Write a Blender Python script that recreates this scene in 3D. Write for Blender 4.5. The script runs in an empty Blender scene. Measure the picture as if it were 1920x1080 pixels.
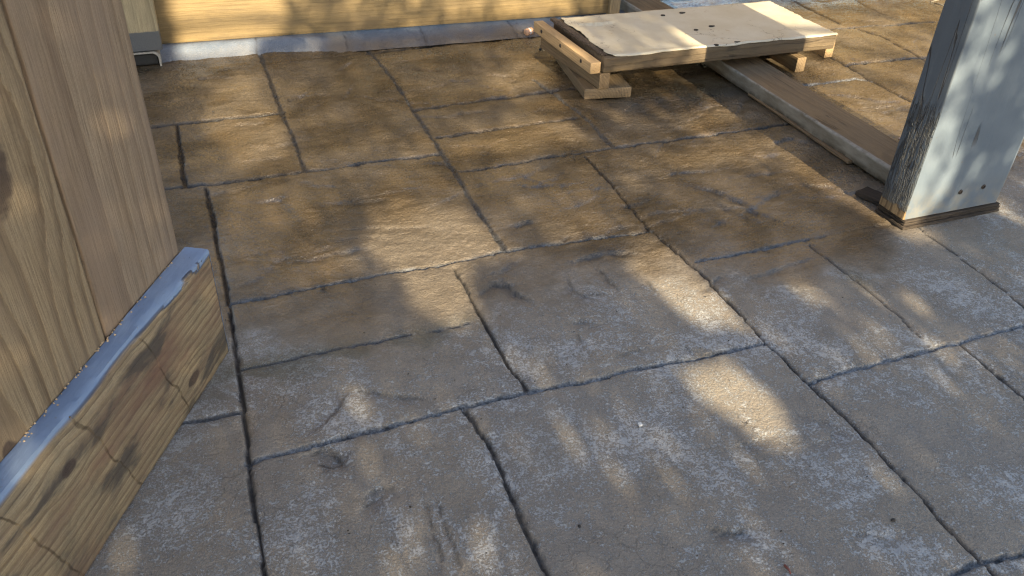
import bpy, bmesh, math, random
import numpy as np
from mathutils import Vector, Matrix

R = math.radians
S = bpy.context.scene
col = S.collection
rnd = random.Random(7)

# ------------------------------------------------------------------ camera
CAM_H = 1.0
F, PITCH, ROLL, YAW = 1569.16, 0.610277, -0.0439647, -0.3878317


def cam_axes():
    cp, sp = math.cos(PITCH), math.sin(PITCH)
    f = np.array([0, cp, -sp]); d = np.array([0, -sp, -cp]); x = np.array([1., 0, 0])
    cr, sr = math.cos(ROLL), math.sin(ROLL)
    m = np.array([cr * x + sr * d, -sr * x + cr * d, f])
    cy, sy = math.cos(YAW), math.sin(YAW)
    return m @ np.array([[cy, sy, 0], [-sy, cy, 0], [0, 0, 1]])


AX = cam_axes()


def at(px, py, z=0.0):
    """point of the photograph turned into a place on the level plane z"""
    d = AX.T @ np.array([(px - 960) / F, (py - 540) / F, 1.0])
    t = (z - CAM_H) / d[2]
    return float(d[0] * t), float(d[1] * t)


cam = bpy.data.cameras.new('camera')
cam.sensor_width = 36
cam.lens = F / 1920 * 36
cam.clip_start = 0.02
cam.clip_end = 1000
cam.dof.use_dof = True
cam.dof.focus_distance = 1.55
cam.dof.aperture_fstop = 16
co = bpy.data.objects.new('camera', cam)
col.objects.link(co)
m = Matrix.Identity(4)
for i in range(3):
    m[i][0] = AX[0][i]; m[i][1] = -AX[1][i]; m[i][2] = -AX[2][i]
m[2][3] = CAM_H
co.matrix_world = m
S.camera = co

# ------------------------------------------------------------------ light
SUN_EL, SUN_AZ = R(26), R(0.4)           # sun low behind the viewer, shining along +Y
TAN = math.tan(SUN_EL)
w = bpy.data.worlds.new('World')
S.world = w
w.use_nodes = True
nt = w.node_tree
nt.nodes.clear()
sky = nt.nodes.new('ShaderNodeTexSky')
sky.sky_type = 'NISHITA'
sky.sun_disc = False
sky.sun_elevation = SUN_EL
sky.sun_rotation = math.pi + SUN_AZ
sky.air_density = 1.0
sky.dust_density = 1.2
sky.ozone_density = 1.0
bg = nt.nodes.new('ShaderNodeBackground')
bg.inputs[1].default_value = 0.105
wo = nt.nodes.new('ShaderNodeOutputWorld')
nt.links.new(sky.outputs[0], bg.inputs[0])
nt.links.new(bg.outputs[0], wo.inputs[0])

sl = bpy.data.lights.new('sun', 'SUN')
sl.energy = 5.0
sl.angle = R(0.45)
sl.color = (1.0, 0.84, 0.57)
so = bpy.data.objects.new('sun', sl)
col.objects.link(so)
so.location = (0, -6, 6)
ldir = Vector((math.sin(SUN_AZ) * math.cos(SUN_EL), math.cos(SUN_AZ) * math.cos(SUN_EL), -math.sin(SUN_EL)))
so.rotation_euler = ldir.to_track_quat('-Z', 'Y').to_euler()

S.view_settings.view_transform = 'Standard'
S.view_settings.look = 'None'
S.view_settings.exposure = 1.7
S.view_settings.gamma = 1.0
S.cycles.use_denoising = True
S.cycles.denoising_prefilter = 'NONE'
S.cycles.denoising_input_passes = 'RGB_ALBEDO_NORMAL'
S.cycles.max_bounces = 5
S.cycles.diffuse_bounces = 3
S.cycles.glossy_bounces = 3
S.cycles.pixel_filter_type = 'BLACKMAN_HARRIS'
S.cycles.filter_width = 1.2
S.cycles.sample_clamp_indirect = 4.0

# ------------------------------------------------------------------ helpers


def tag(o, label=None, cat=None, group=None, kind=None):
    if label: o['label'] = label
    if cat: o['category'] = cat
    if group: o['group'] = group
    if kind: o['kind'] = kind
    return o


def empty(name, loc, rz=0.0):
    o = bpy.data.objects.new(name, None)
    o.empty_display_size = 0.05
    o.location = loc
    o.rotation_euler = (0, 0, rz)
    col.objects.link(o)
    return o


def link(name, verts, faces, mat, parent=None, smooth=True, loc=(0, 0, 0), rot=(0, 0, 0)):
    me = bpy.data.meshes.new(name)
    me.from_pydata([tuple(map(float, v)) for v in verts], [], faces)
    if mat: me.materials.append(mat)
    if smooth:
        me.polygons.foreach_set('use_smooth', [True] * len(me.polygons))
    me.update()
    o = bpy.data.objects.new(name, me)
    col.objects.link(o)
    o.location = loc
    o.rotation_euler = rot
    if parent: o.parent = parent
    return o


def _hash(ix, iy, s):
    h = (ix.astype(np.int64) * 374761393 + iy.astype(np.int64) * 668265263 + s * 1442695041) & 0xffffffff
    h = ((h ^ (h >> 13)) * 1274126177) & 0xffffffff
    h = h ^ (h >> 16)
    return (h & 0xffffff) / float(0xffffff)


def vn(x, y, s=0):
    x = np.asarray(x, float); y = np.asarray(y, float)
    ix = np.floor(x); iy = np.floor(y)
    fx = x - ix; fy = y - iy
    fx = fx * fx * fx * (fx * (fx * 6 - 15) + 10); fy = fy * fy * fy * (fy * (fy * 6 - 15) + 10)
    a = _hash(ix, iy, s); b = _hash(ix + 1, iy, s); c = _hash(ix, iy + 1, s); d = _hash(ix + 1, iy + 1, s)
    return (a * (1 - fx) + b * fx) * (1 - fy) + (c * (1 - fx) + d * fx) * fy


def fbm(x, y, s=0, o=4, g=0.5):
    r = 0; a = 1; t = 0
    for i in range(o):
        r = r + a * vn(x * 2 ** i + 17.3 * i, y * 2 ** i - 9.1 * i, s + i); t += a; a *= g
    return r / t


def smooth(e0, e1, x):
    t = np.clip((x - e0) / (e1 - e0), 0, 1)
    return t * t * (3 - 2 * t)


# ---- planks: a rounded section swept along the length, with worn, slightly wavy arrises
def section(w_, h_, r, k=3, n=4):
    pts = []
    for cx, cy, a0 in ((w_ / 2 - r, h_ / 2 - r, 0), (-w_ / 2 + r, h_ / 2 - r, 90), (-w_ / 2 + r, -h_ / 2 + r, 180), (w_ / 2 - r, -h_ / 2 + r, 270)):
        for i in range(k + 1):
            a = R(a0 + 90 * i / k)
            pts.append((cx + r * math.cos(a), cy + r * math.sin(a)))
    out = []
    for i in range(len(pts)):
        p, q = pts[i], pts[(i + 1) % len(pts)]
        out.append(p)
        L = math.hypot(q[0] - p[0], q[1] - p[1])
        if L > 3 * r and L > 0.008:
            for j in range(1, n):
                t = j / n
                out.append((p[0] + (q[0] - p[0]) * t, p[1] + (q[1] - p[1]) * t))
    return out


def plank(name, length, w_, h_, mat, parent=None, loc=(0, 0, 0), rot=(0, 0, 0), axis='x', r=0.003, seg=24, wob=0.0006, seed=0, mod=None):
    """length along `axis`; w_ and h_ are the other two sizes in axis order; origin at the centre of the solid"""
    sec = section(w_, h_, min(r, w_ * .4, h_ * .4))
    n = len(sec)
    st = [(-length / 2, 0.94), (-length / 2 + r * .5, 1.0)] + [(-length / 2 + length * i / seg, 1.0) for i in range(1, seg)] + [(length / 2 - r * .5, 1.0), (length / 2, 0.94)]
    # end bevel: shrink the section by about r
    V = []; Fc = []
    for si, (x, sc) in enumerate(st):
        for i, (a, b) in enumerate(sec):
            if sc < 1:
                a2 = a * (1 - min(.4, r * .7 / (w_ / 2))); b2 = b * (1 - min(.4, r * .7 / (h_ / 2)))
            else:
                a2, b2 = a, b
            wv = wob * ((_n1(x * 9 + seed * 3.1) - .5) * 1.2 + (_n1(x * 60 + i * 5.3 + seed) - .5) * .8)
            l = math.hypot(a, b) + 1e-9
            a2 += a / l * wv; b2 += b / l * wv
            p = [x, a2, b2]
            if mod: p = mod(*p)
            V.append(p)
    for s in range(len(st) - 1):
        for i in range(n):
            j = (i + 1) % n
            Fc.append((s * n + i, s * n + j, (s + 1) * n + j, (s + 1) * n + i))
    Fc.append(tuple(range(n - 1, -1, -1)))
    Fc.append(tuple((len(st) - 1) * n + i for i in range(n)))
    if axis == 'y':
        V = [(-v[1], v[0], v[2]) for v in V]
    elif axis == 'z':
        V = [(v[1], v[2], v[0]) for v in V]
    o = link(name, V, Fc, mat, parent, True, loc, rot)
    o.data.set_sharp_from_angle(angle=R(50))
    return o


def _n1(x):
    return float(vn(np.array([x]), np.array([3.7]), 5)[0])


# ------------------------------------------------------------------ materials
class NT:
    def __init__(self, name):
        self.m = bpy.data.materials.new(name)
        self.m.use_nodes = True
        self.t = self.m.node_tree
        self.t.nodes.clear()
        self.out = self.n('ShaderNodeOutputMaterial')
        self.b = self.n('ShaderNodeBsdfPrincipled')
        self.l(self.b.outputs[0], self.out.inputs[0])

    def n(self, k, **kw):
        o = self.t.nodes.new(k)
        for a, v in kw.items(): setattr(o, a, v)
        return o

    def l(self, a, b): self.t.links.new(a, b)

    def put(self, sock, v):
        if hasattr(v, 'is_output') or isinstance(v, bpy.types.NodeSocket): self.l(v, sock)
        else: sock.default_value = v

    def math(self, op, a, b=0.0, c=0.0, clamp=False):
        o = self.n('ShaderNodeMath', operation=op); o.use_clamp = clamp
        self.put(o.inputs[0], a); self.put(o.inputs[1], b)
        if op in ('MULTIPLY_ADD',): self.put(o.inputs[2], c)
        return o.outputs[0]

    def rng(self, v, a, b, c=0.0, d=1.0, sm=True):
        o = self.n('ShaderNodeMapRange')
        o.interpolation_type = 'SMOOTHSTEP' if sm else 'LINEAR'
        self.put(o.inputs[0], v)
        for i, q in enumerate((a, b, c, d)): self.put(o.inputs[1 + i], q)
        return o.outputs[0]

    def mix(self, f, a, b, mode='MIX'):
        o = self.n('ShaderNodeMix', data_type='RGBA', blend_type=mode)
        self.put(o.inputs[0], f)
        self.put(o.inputs[6], a if not isinstance(a, tuple) else (*a, 1)[:4])
        self.put(o.inputs[7], b if not isinstance(b, tuple) else (*b, 1)[:4])
        return o.outputs[2]

    def coord(self, which='Object'): return self.n('ShaderNodeTexCoord').outputs[which]

    def mapping(self, v, loc=(0, 0, 0), scale=(1, 1, 1), rot=(0, 0, 0)):
        o = self.n('ShaderNodeMapping')
        self.l(v, o.inputs[0])
        o.inputs[1].default_value = loc; o.inputs[2].default_value = rot; o.inputs[3].default_value = scale
        return o.outputs[0]

    def noise(self, v, scale, detail=4, rough=0.55, dist=0.0, out=0):
        o = self.n('ShaderNodeTexNoise')
        self.l(v, o.inputs['Vector'])
        o.inputs['Scale'].default_value = scale; o.inputs['Detail'].default_value = detail
        o.inputs['Roughness'].default_value = rough; o.inputs['Distortion'].default_value = dist
        return o.outputs[out]

    def ramp(self, v, stops):
        o = self.n('ShaderNodeValToRGB')
        self.l(v, o.inputs[0])
        e = o.color_ramp.elements
        while len(e) > 1: e.remove(e[-1])
        for i, (p, c) in enumerate(stops):
            k = e[0] if i == 0 else e.new(p)
            k.position = p; k.color = (*c, 1)
        return o.outputs[0]

    def bump(self, h, dist, strength=1.0, nrm=None):
        o = self.n('ShaderNodeBump')
        o.inputs['Strength'].default_value = strength
        o.inputs['Distance'].default_value = dist
        self.l(h, o.inputs['Height'])
        if nrm is not None: self.l(nrm, o.inputs['Normal'])
        return o.outputs[0]

    def attr(self, name):
        o = self.n('ShaderNodeAttribute'); o.attribute_name = name
        return o.outputs['Fac']

    def sep(self, v):
        o = self.n('ShaderNodeSeparateXYZ'); self.l(v, o.inputs[0]); return o.outputs

    def done(self, base=None, rough=None, normal=None, spec=0.5):
        if base is not None: self.put(self.b.inputs['Base Color'], base if not isinstance(base, tuple) else (*base, 1))
        if rough is not None: self.put(self.b.inputs['Roughness'], rough)
        if normal is not None: self.l(normal, self.b.inputs['Normal'])
        self.b.inputs['Specular IOR Level'].default_value = spec
        return self.m


AXI = {'x': 0, 'y': 1, 'z': 2}


def wood(name, axis, light, dark, pith=(0.09, 0.05), spacing=0.008, contrast=1.0, weather=0.25, wcol=(0.12, 0.10, 0.085), rough=0.72,
         relief=0.0012, knots=(), saw=0.0, paint=None, seed=0.0, stain=0.0, staincol=(0.06, 0.045, 0.035), crack=0.0, wave=1.0, seams=()):
    """growth rings round a pith line parallel to `axis`, fibre, weathering, knots; optional paint(nt, pos) -> (mask, colour, height)"""
    t = NT(name)
    P = t.coord()
    ai = AXI[axis]
    oth = [i for i in range(3) if i != ai]
    off = [0, 0, 0]; off[oth[0]] = pith[0]; off[oth[1]] = pith[1]; off[ai] = seed * 3.7
    sc = [1, 1, 1]; sc[ai] = 0.10
    q = t.mapping(P, tuple(off), tuple(sc))
    # slow wander of the rings
    nz = t.n('ShaderNodeTexNoise'); t.l(q, nz.inputs['Vector'])
    nz.inputs['Scale'].default_value = 9; nz.inputs['Detail'].default_value = 3; nz.inputs['Roughness'].default_value = .5
    vm = t.n('ShaderNodeVectorMath', operation='MULTIPLY_ADD')
    t.l(nz.outputs['Color'], vm.inputs[0]); vm.inputs[1].default_value = (0.035 * wave,) * 3; t.l(q, vm.inputs[2])
    rp = vm.outputs[0]
    knotmask = None
    if knots:
        for (a, b, c, rad) in knots:     # a along the axis, (b,c) across
            kp = [0, 0, 0]; kp[ai] = a; kp[oth[0]] = b; kp[oth[1]] = c
            s2 = [1, 1, 1]; s2[ai] = 0.55
            ks = t.n('ShaderNodeVectorMath', operation='SUBTRACT'); t.l(P, ks.inputs[0]); ks.inputs[1].default_value = kp
            kk = t.n('ShaderNodeVectorMath', operation='MULTIPLY'); t.l(ks.outputs[0], kk.inputs[0]); kk.inputs[1].default_value = s2
            ln = t.n('ShaderNodeVectorMath', operation='LENGTH'); t.l(kk.outputs[0], ln.inputs[0])
            d = t.math('ADD', ln.outputs['Value'], t.math('MULTIPLY', t.math('SUBTRACT', t.noise(P, 40, 3), .5), rad * .8))
            near = t.rng(d, rad * 0.8, rad * 4.5, 1, 0)
            # rings swirl round the knot
            push = t.n('ShaderNodeVectorMath', operation='SCALE'); t.l(kk.outputs[0], push.inputs[0]); t.put(push.inputs['Scale'], t.math('MULTIPLY', near, -0.75))
            ad = t.n('ShaderNodeVectorMath', operation='ADD'); t.l(rp, ad.inputs[0]); t.l(push.outputs[0], ad.inputs[1])
            rp = ad.outputs[0]
            km = t.rng(d, rad * .75, rad * 1.1, 1, 0)
            knotmask = km if knotmask is None else t.math('MAXIMUM', knotmask, km)
    wv = t.n('ShaderNodeTexWave', wave_type='RINGS', rings_direction=axis.upper(), wave_profile='SAW')
    t.l(rp, wv.inputs['Vector'])
    wv.inputs['Scale'].default_value = .314 / spacing
    wv.inputs['Distortion'].default_value = 0.6
    wv.inputs['Detail'].default_value = 2
    wv.inputs['Detail Scale'].default_value = 1.2
    ring = t.ramp(wv.outputs['Fac'], [(0, (0, 0, 0)), (.55, (.25, .25, .25)), (.88, (1, 1, 1)), (.97, (.75, .75, .75)), (1, (0, 0, 0))])
    # fibre
    fs = [1, 1, 1]; fs[ai] = 0.035
    fibv = t.mapping(P, (seed, seed * 2, seed * .5), tuple(fs))
    fib = t.noise(fibv, 420, 4, .65)
    fib2 = t.noise(fibv, 90, 3, .6)
    blotch = t.noise(t.mapping(P, (seed * 1.3,) * 3, tuple(.35 if i == ai else 1 for i in range(3))), 11, 4, .6)
    c = t.mix(t.math('MULTIPLY', ring, 0.85 * contrast, clamp=True), light, dark)
    c = t.mix(t.rng(fib, .38, .7, 0, .5), c, tuple(v * .45 for v in dark))
    c = t.mix(t.rng(t.noise(P, 330, 4, .7), .4, .75, 0, .3), c, tuple(v * .6 for v in dark))
    c = t.mix(t.rng(fib2, .3, .7, .0, .22), c, tuple(min(1, v * 1.25) for v in light))
    c = t.mix(t.math('MULTIPLY', t.rng(blotch, .38, .68), weather), c, wcol)
    if stain:
        sn = t.noise(t.mapping(P, (seed * 2.1 + 5,) * 3, tuple(.4 if i == ai else 1 for i in range(3))), 16, 5, .6, .4)
        c = t.mix(t.math('MULTIPLY', t.rng(sn, .5, .66), stain), c, staincol)
    h = t.math('ADD', t.math('MULTIPLY', ring, -.5), t.math('MULTIPLY', fib, .55))
    h = t.math('ADD', h, t.math('MULTIPLY', fib2, .4))
    if saw:
        ws = t.n('ShaderNodeTexWave', wave_type='BANDS', bands_direction='DIAGONAL'); t.l(P, ws.inputs['Vector'])
        ws.inputs['Scale'].default_value = 9; ws.inputs['Distortion'].default_value = 3
        h = t.math('ADD', h, t.math('MULTIPLY', ws.outputs['Fac'], saw))
    if knotmask is not None:
        kn = t.noise(P, 150, 3)
        c = t.mix(t.math('MULTIPLY', knotmask, .85), c, t.mix(kn, (.028, .02, .018), (.09, .06, .045)))
    if crack:
        cs = [1, 1, 1]; cs[ai] = .09
        cn = t.noise(t.mapping(P, (seed + 2,) * 3, tuple(cs)), 16, 2, .5, .8)
        cm = t.rng(t.math('ABSOLUTE', t.math('SUBTRACT', cn, .5)), .004, .016, 1, 0)
        ms = t.rng(t.noise(P, 5, 2), .52, .6)
        cm = t.math('MULTIPLY', t.math('MULTIPLY', cm, ms), crack)
        c = t.mix(cm, c, (.015, .012, .01))
        h = t.math('SUBTRACT', h, t.math('MULTIPLY', cm, 2.0))
    for sx in seams:                    # saw steps running across the face
        pv = t.sep(P)
        dd = t.math('ADD', t.math('SUBTRACT', pv[0], sx), t.math('MULTIPLY', pv[2], .35))
        dd = t.math('ADD', dd, t.math('MULTIPLY', t.math('SUBTRACT', t.noise(P, 18, 3), .5), .03))
        sm = t.math('MULTIPLY', t.rng(t.math('ABSOLUTE', dd), .001, .0035, 1, 0), t.rng(t.noise(P, 23, 3), .35, .55))
        c = t.mix(t.math('MULTIPLY', sm, .6), c, (.035, .027, .02))
        h = t.math('ADD', h, t.math('MULTIPLY', t.rng(dd, -.002, .002), .8))
    ro = rough
    if paint:
        mask, pc, ph, pr = paint(t, P, ring, fib)
        c = t.mix(mask, c, pc)
        mh = t.n('ShaderNodeMix', data_type='FLOAT'); t.l(mask, mh.inputs[0]); t.l(h, mh.inputs[2]); t.put(mh.inputs[3], ph)
        h = mh.outputs[0]
        mr = t.n('ShaderNodeMix', data_type='FLOAT'); t.l(mask, mr.inputs[0]); mr.inputs[2].default_value = rough; t.put(mr.inputs[3], pr)
        ro = mr.outputs[0]
    return t.done(c, ro, t.bump(h, relief), .35)


# ---- paving: wet, sealed and glossy by the fence, dry and dusty with lime bloom in front
def mat_paving():
    t = NT('stamped_concrete')
    P = t.coord()
    jm, pj, wet, tone, moss = (t.attr(k) for k in ('joint', 'pale_joint', 'wet', 'tone', 'moss'))
    big = t.noise(P, 3.2, 5, .6, .3)
    mid = t.noise(P, 17, 6, .62, .4)
    fine = t.noise(P, 210, 5, .7)
    grit = t.noise(P, 620, 3, .7)
    # base pigment
    c = t.mix(t.rng(mid, .3, .72), (.295, .25, .192), (.37, .32, .25))
    c = t.mix(t.math('MULTIPLY', t.rng(big, .42, .68), .6), c, (.245, .228, .205))
    c = t.mix(t.rng(tone, 0, 1, 0, .3), c, (.20, .145, .10))
    c = t.mix(t.rng(grit, .38, .75, 0, .6), c, (.095, .08, .068))
    c = t.mix(t.rng(fine, .5, .75, 0, .4), c, (.12, .095, .075))
    # lime bloom of the dry part: small pale flecks gathered in clouds
    cloud = t.noise(P, 5.5, 6, .68, .6)
    flk = t.math('ADD', t.math('MULTIPLY', t.noise(P, 250, 5, .8, .2), .6), t.math('MULTIPLY', t.noise(P, 70, 6, .75, .3), .4))
    thr = t.rng(cloud, .32, .68, .565, .455)
    fm = t.rng(t.math('SUBTRACT', flk, thr), -.012, .028)
    dry = t.rng(wet, .12, .55, 1, 0)
    c = t.mix(t.math('MULTIPLY', t.math('MULTIPLY', fm, dry), .62), c, (.50, .51, .505))
    haze = t.math('MULTIPLY', t.rng(cloud, .42, .72), t.math('MULTIPLY', dry, .30))
    c = t.mix(haze, c, (.36, .345, .33))
    # hairline crazing
    wp = t.n('ShaderNodeVectorMath', operation='MULTIPLY_ADD')
    nn = t.n('ShaderNodeTexNoise'); t.l(P, nn.inputs['Vector']); nn.inputs['Scale'].default_value = 34; nn.inputs['Detail'].default_value = 5
    t.l(nn.outputs['Color'], wp.inputs[0]); wp.inputs[1].default_value = (.05, .05, 0); t.l(P, wp.inputs[2])
    vo = t.n('ShaderNodeTexVoronoi', feature='DISTANCE_TO_EDGE'); t.l(wp.outputs[0], vo.inputs['Vector']); vo.inputs['Scale'].default_value = 24
    cr = t.rng(vo.outputs['Distance'], .004, .020, 1, 0)
    cr = t.math('MULTIPLY', cr, t.rng(t.noise(P, 7, 4), .42, .66))
    cr = t.math('MULTIPLY', cr, t.rng(wet, .2, .7, .55, .1))
    c = t.mix(t.math('MULTIPLY', cr, .6), c, (.085, .075, .065))
    # dirt spots
    vd = t.n('ShaderNodeTexVoronoi'); t.l(P, vd.inputs['Vector']); vd.inputs['Scale'].default_value = 34; vd.inputs['Randomness'].default_value = 1
    sp = t.rng(vd.outputs['Distance'], .035, .07, 1, 0)
    sp = t.math('MULTIPLY', sp, t.rng(t.noise(P, 9, 2), .5, .6))
    c = t.mix(t.math('MULTIPLY', sp, .8), c, (.03, .026, .022))
    # dark weathered stains in the wet zone
    st = t.noise(t.mapping(P, (3, 1, 0), (.8, 2.2, 1)), 7, 6, .65, .6)
    c = t.mix(t.math('MULTIPLY', t.rng(st, .46, .66), t.rng(wet, .3, .9, .10, .60)), c, (.072, .06, .042))
    c = t.mix(t.math('MULTIPLY', moss, .55), c, (.085, .085, .05))
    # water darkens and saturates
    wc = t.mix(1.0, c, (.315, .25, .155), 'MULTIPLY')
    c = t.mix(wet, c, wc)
    c = t.mix(t.math('MULTIPLY', t.attr('cleft'), t.rng(t.noise(P, 55, 4), .35, .6, .25, .85)), c, (.05, .043, .034))
    # joints: dark silt, some with pale lime and sky glint painted in
    jd = t.mix(wet, t.mix(fine, (.018, .017, .016), (.085, .08, .075)), t.mix(fine, (.008, .007, .006), (.03, .027, .024)))
    jp = t.mix(t.rng(fine, .3, .7), (.15, .155, .16), (.46, .47, .47))
    c = t.mix(jm, c, jd)
    pjn = t.math('MULTIPLY', pj, t.rng(t.noise(P, 75, 5, .75), .34, .54))
    c = t.mix(pjn, c, jp)
    # relief: crisp chisel grain where the sealed surface is wet, fine sand where it is dry
    gr = t.noise(P, 120, 5, .6, .5)
    chis = t.noise(t.mapping(P, (0, 0, 0), (.75, 1.25, 1), (0, 0, .25)), 48, 6, .65, .6)
    hw = t.math('ADD', t.math('MULTIPLY', gr, 1.0), t.math('MULTIPLY', chis, .9))
    hw = t.math('ADD', hw, t.math('MULTIPLY', fine, .35))
    hd = t.math('ADD', t.math('MULTIPLY', fine, .5), t.math('MULTIPLY', fm, .18))
    hd = t.math('ADD', hd, t.math('MULTIPLY', gr, .25))
    hm = t.n('ShaderNodeMix', data_type='FLOAT'); t.l(wet, hm.inputs[0]); t.l(hd, hm.inputs[2]); t.l(hw, hm.inputs[3])
    h = t.math('SUBTRACT', hm.outputs[0], t.math('MULTIPLY', cr, .3))
    rw = t.rng(t.noise(P, 9, 5, .65), .32, .68, .22, .42)
    rr = t.n('ShaderNodeMix', data_type='FLOAT'); t.l(wet, rr.inputs[0]); rr.inputs[2].default_value = .75; t.l(rw, rr.inputs[3])
    nb = t.bump(h, .0060)
    t.l(t.math('MULTIPLY', t.math('MULTIPLY', wet, t.rng(t.noise(P, 4.5, 4, .6, .4), .40, .62, .12, 1.0)), t.math('SUBTRACT', 1.0, jm)), t.b.inputs['Coat Weight'])
    t.l(t.rng(t.noise(P, 6, 4, .6), .35, .65, .19, .34), t.b.inputs['Coat Roughness'])
    t.b.inputs['Coat IOR'].default_value = 1.75
    t.l(t.bump(h, .0034), t.b.inputs['Coat Normal'])
    return t.done(c, rr.outputs[0], nb, .5)


def mat_plain(name, c1, c2, scale=60, rough=.6, bump=.001, metal=0.0, spec=.5):
    t = NT(name)
    P = t.coord()
    n = t.noise(P, scale, 5, .65)
    t.b.inputs['Metallic'].default_value = metal
    return t.done(t.mix(t.rng(n, .3, .7), c1, c2), rough, t.bump(n, bump), spec)


# ------------------------------------------------------------------ SETTING: paving
PAL = 'pale'
JOINTS = [   # polylines in the photograph, all lying on the paving; width in mm, depth in mm, lime and painted sky glint
    ([(1920, 1135), (1825, 1035), (1700, 905), (1612, 805), (1510, 712), (1435, 640), (1330, 525), (1220, 430), (1150, 350), (1098, 293)], 11, 6, 0),
    ([(1150, 275), (1090, 215), (1043, 180), (1000, 150)], 13, 5, .2),
    ([(1040, 1110), (1018, 1062), (975, 965), (940, 880), (912, 825), (870, 766)], 13, 7, .1),
    ([(988, 732), (940, 660), (902, 595), (878, 550), (852, 502)], 12, 6, 0),
    ([(510, 1120), (495, 1080), (478, 960), (465, 865), (452, 735), (440, 640), (424, 540), (408, 470), (397, 400), (385, 352)], 11, 8, 0),
    ([(945, 466), (915, 420), (880, 370), (850, 320), (815, 265), (775, 205), (735, 145), (700, 105), (672, 80)], 11, 4, .15),
    ([(346, 348), (338, 290), (331, 236)], 11, 8, 0),
    ([(571, 320), (545, 245), (527, 208), (503, 140), (480, 85)], 10, 5, .1),
    ([(1745, 648), (1690, 595), (1600, 520), (1520, 460)], 8, 3.2, 0),
    ([(1970, 610), (1920, 572), (1840, 510), (1740, 440), (1700, 408)], 8, 4, 0),
    ([(2010, 830), (1920, 745), (1830, 670), (1800, 645)], 9, 4, 0),
    ([(1545, 102), (1590, 122), (1634, 151), (1717, 193), (1780, 230)], 9, 5, 0),
    ([(1611, 54), (1654, 69), (1723, 106), (1760, 128)], 9, 4, 0),
    ([(1470, -8), (1530, 22), (1574, 44)], 10, 4, 0),
    ([(1590, -8), (1625, 12), (1660, 28)], 9, 2, 0),
    # across
    ([(462, 868), (530, 850), (600, 831), (740, 796), (870, 762), (985, 735), (1100, 712), (1250, 680), (1350, 660), (1435, 643)], 13, 5, .65),
    ([(1515, 716), (1600, 692), (1745, 655), (1830, 632), (1920, 610), (2050, 578)], 14, 4, .8),
    ([(425, 571), (520, 551), (600, 537), (740, 509), (850, 492), (945, 470), (1080, 449), (1222, 430)], 10, 6, .42),
    ([(1305, 490), (1400, 473), (1510, 450)], 9, 5, .5),
    ([(1510, 450), (1600, 432), (1680, 418)], 5, 1.2, 0),
    ([(250, 362), (345, 350), (450, 339), (570, 321), (700, 303), (822, 287)], 11, 6, 0),
    ([(240, 241), (330, 234), (400, 225), (530, 211)], 14, 6, 0),
    ([(860, 321), (1000, 300), (1150, 277), (1300, 258), (1430, 238), (1520, 224)], 10, 6, 0),
    ([(250, 806), (355, 790), (452, 772)], 10, 5, .25),
    ([(445, 695), (520, 680), (600, 661), (750, 630), (820, 618), (888, 604)], 8, 3.5, .2),
    ([(818, 257), (950, 240), (1085, 221)], 13, 6, 0),
    ([(776, 204), (900, 187), (990, 176), (1075, 167)], 14, 6, 0),
    ([(1440, 165), (1518, 158), (1562, 153), (1605, 146), (1634, 151)], 10, 4, .7),
    ([(1585, 122), (1613, 117), (1660, 113), (1725, 108), (1800, 98)], 12, 7, 0),
    ([(1540, 56), (1590, 52), (1623, 49), (1684, 46), (1770, 39), (1850, 30)], 9, 5, .15),
    ([(690, 101), (750, 93), (850, 81), (990, 66), (1060, 58)], 11, 4, 0),
    ([(495, 118), (580, 109), (680, 100)], 6, 1.5, 0),
    ([(1700, 1108), (1770, 1085), (1824, 1057), (1900, 1041), (1980, 1025)], 12, 5, .45),
    ([(1500, -60), (1700, -50)], 9, 4, 0),
]
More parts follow.
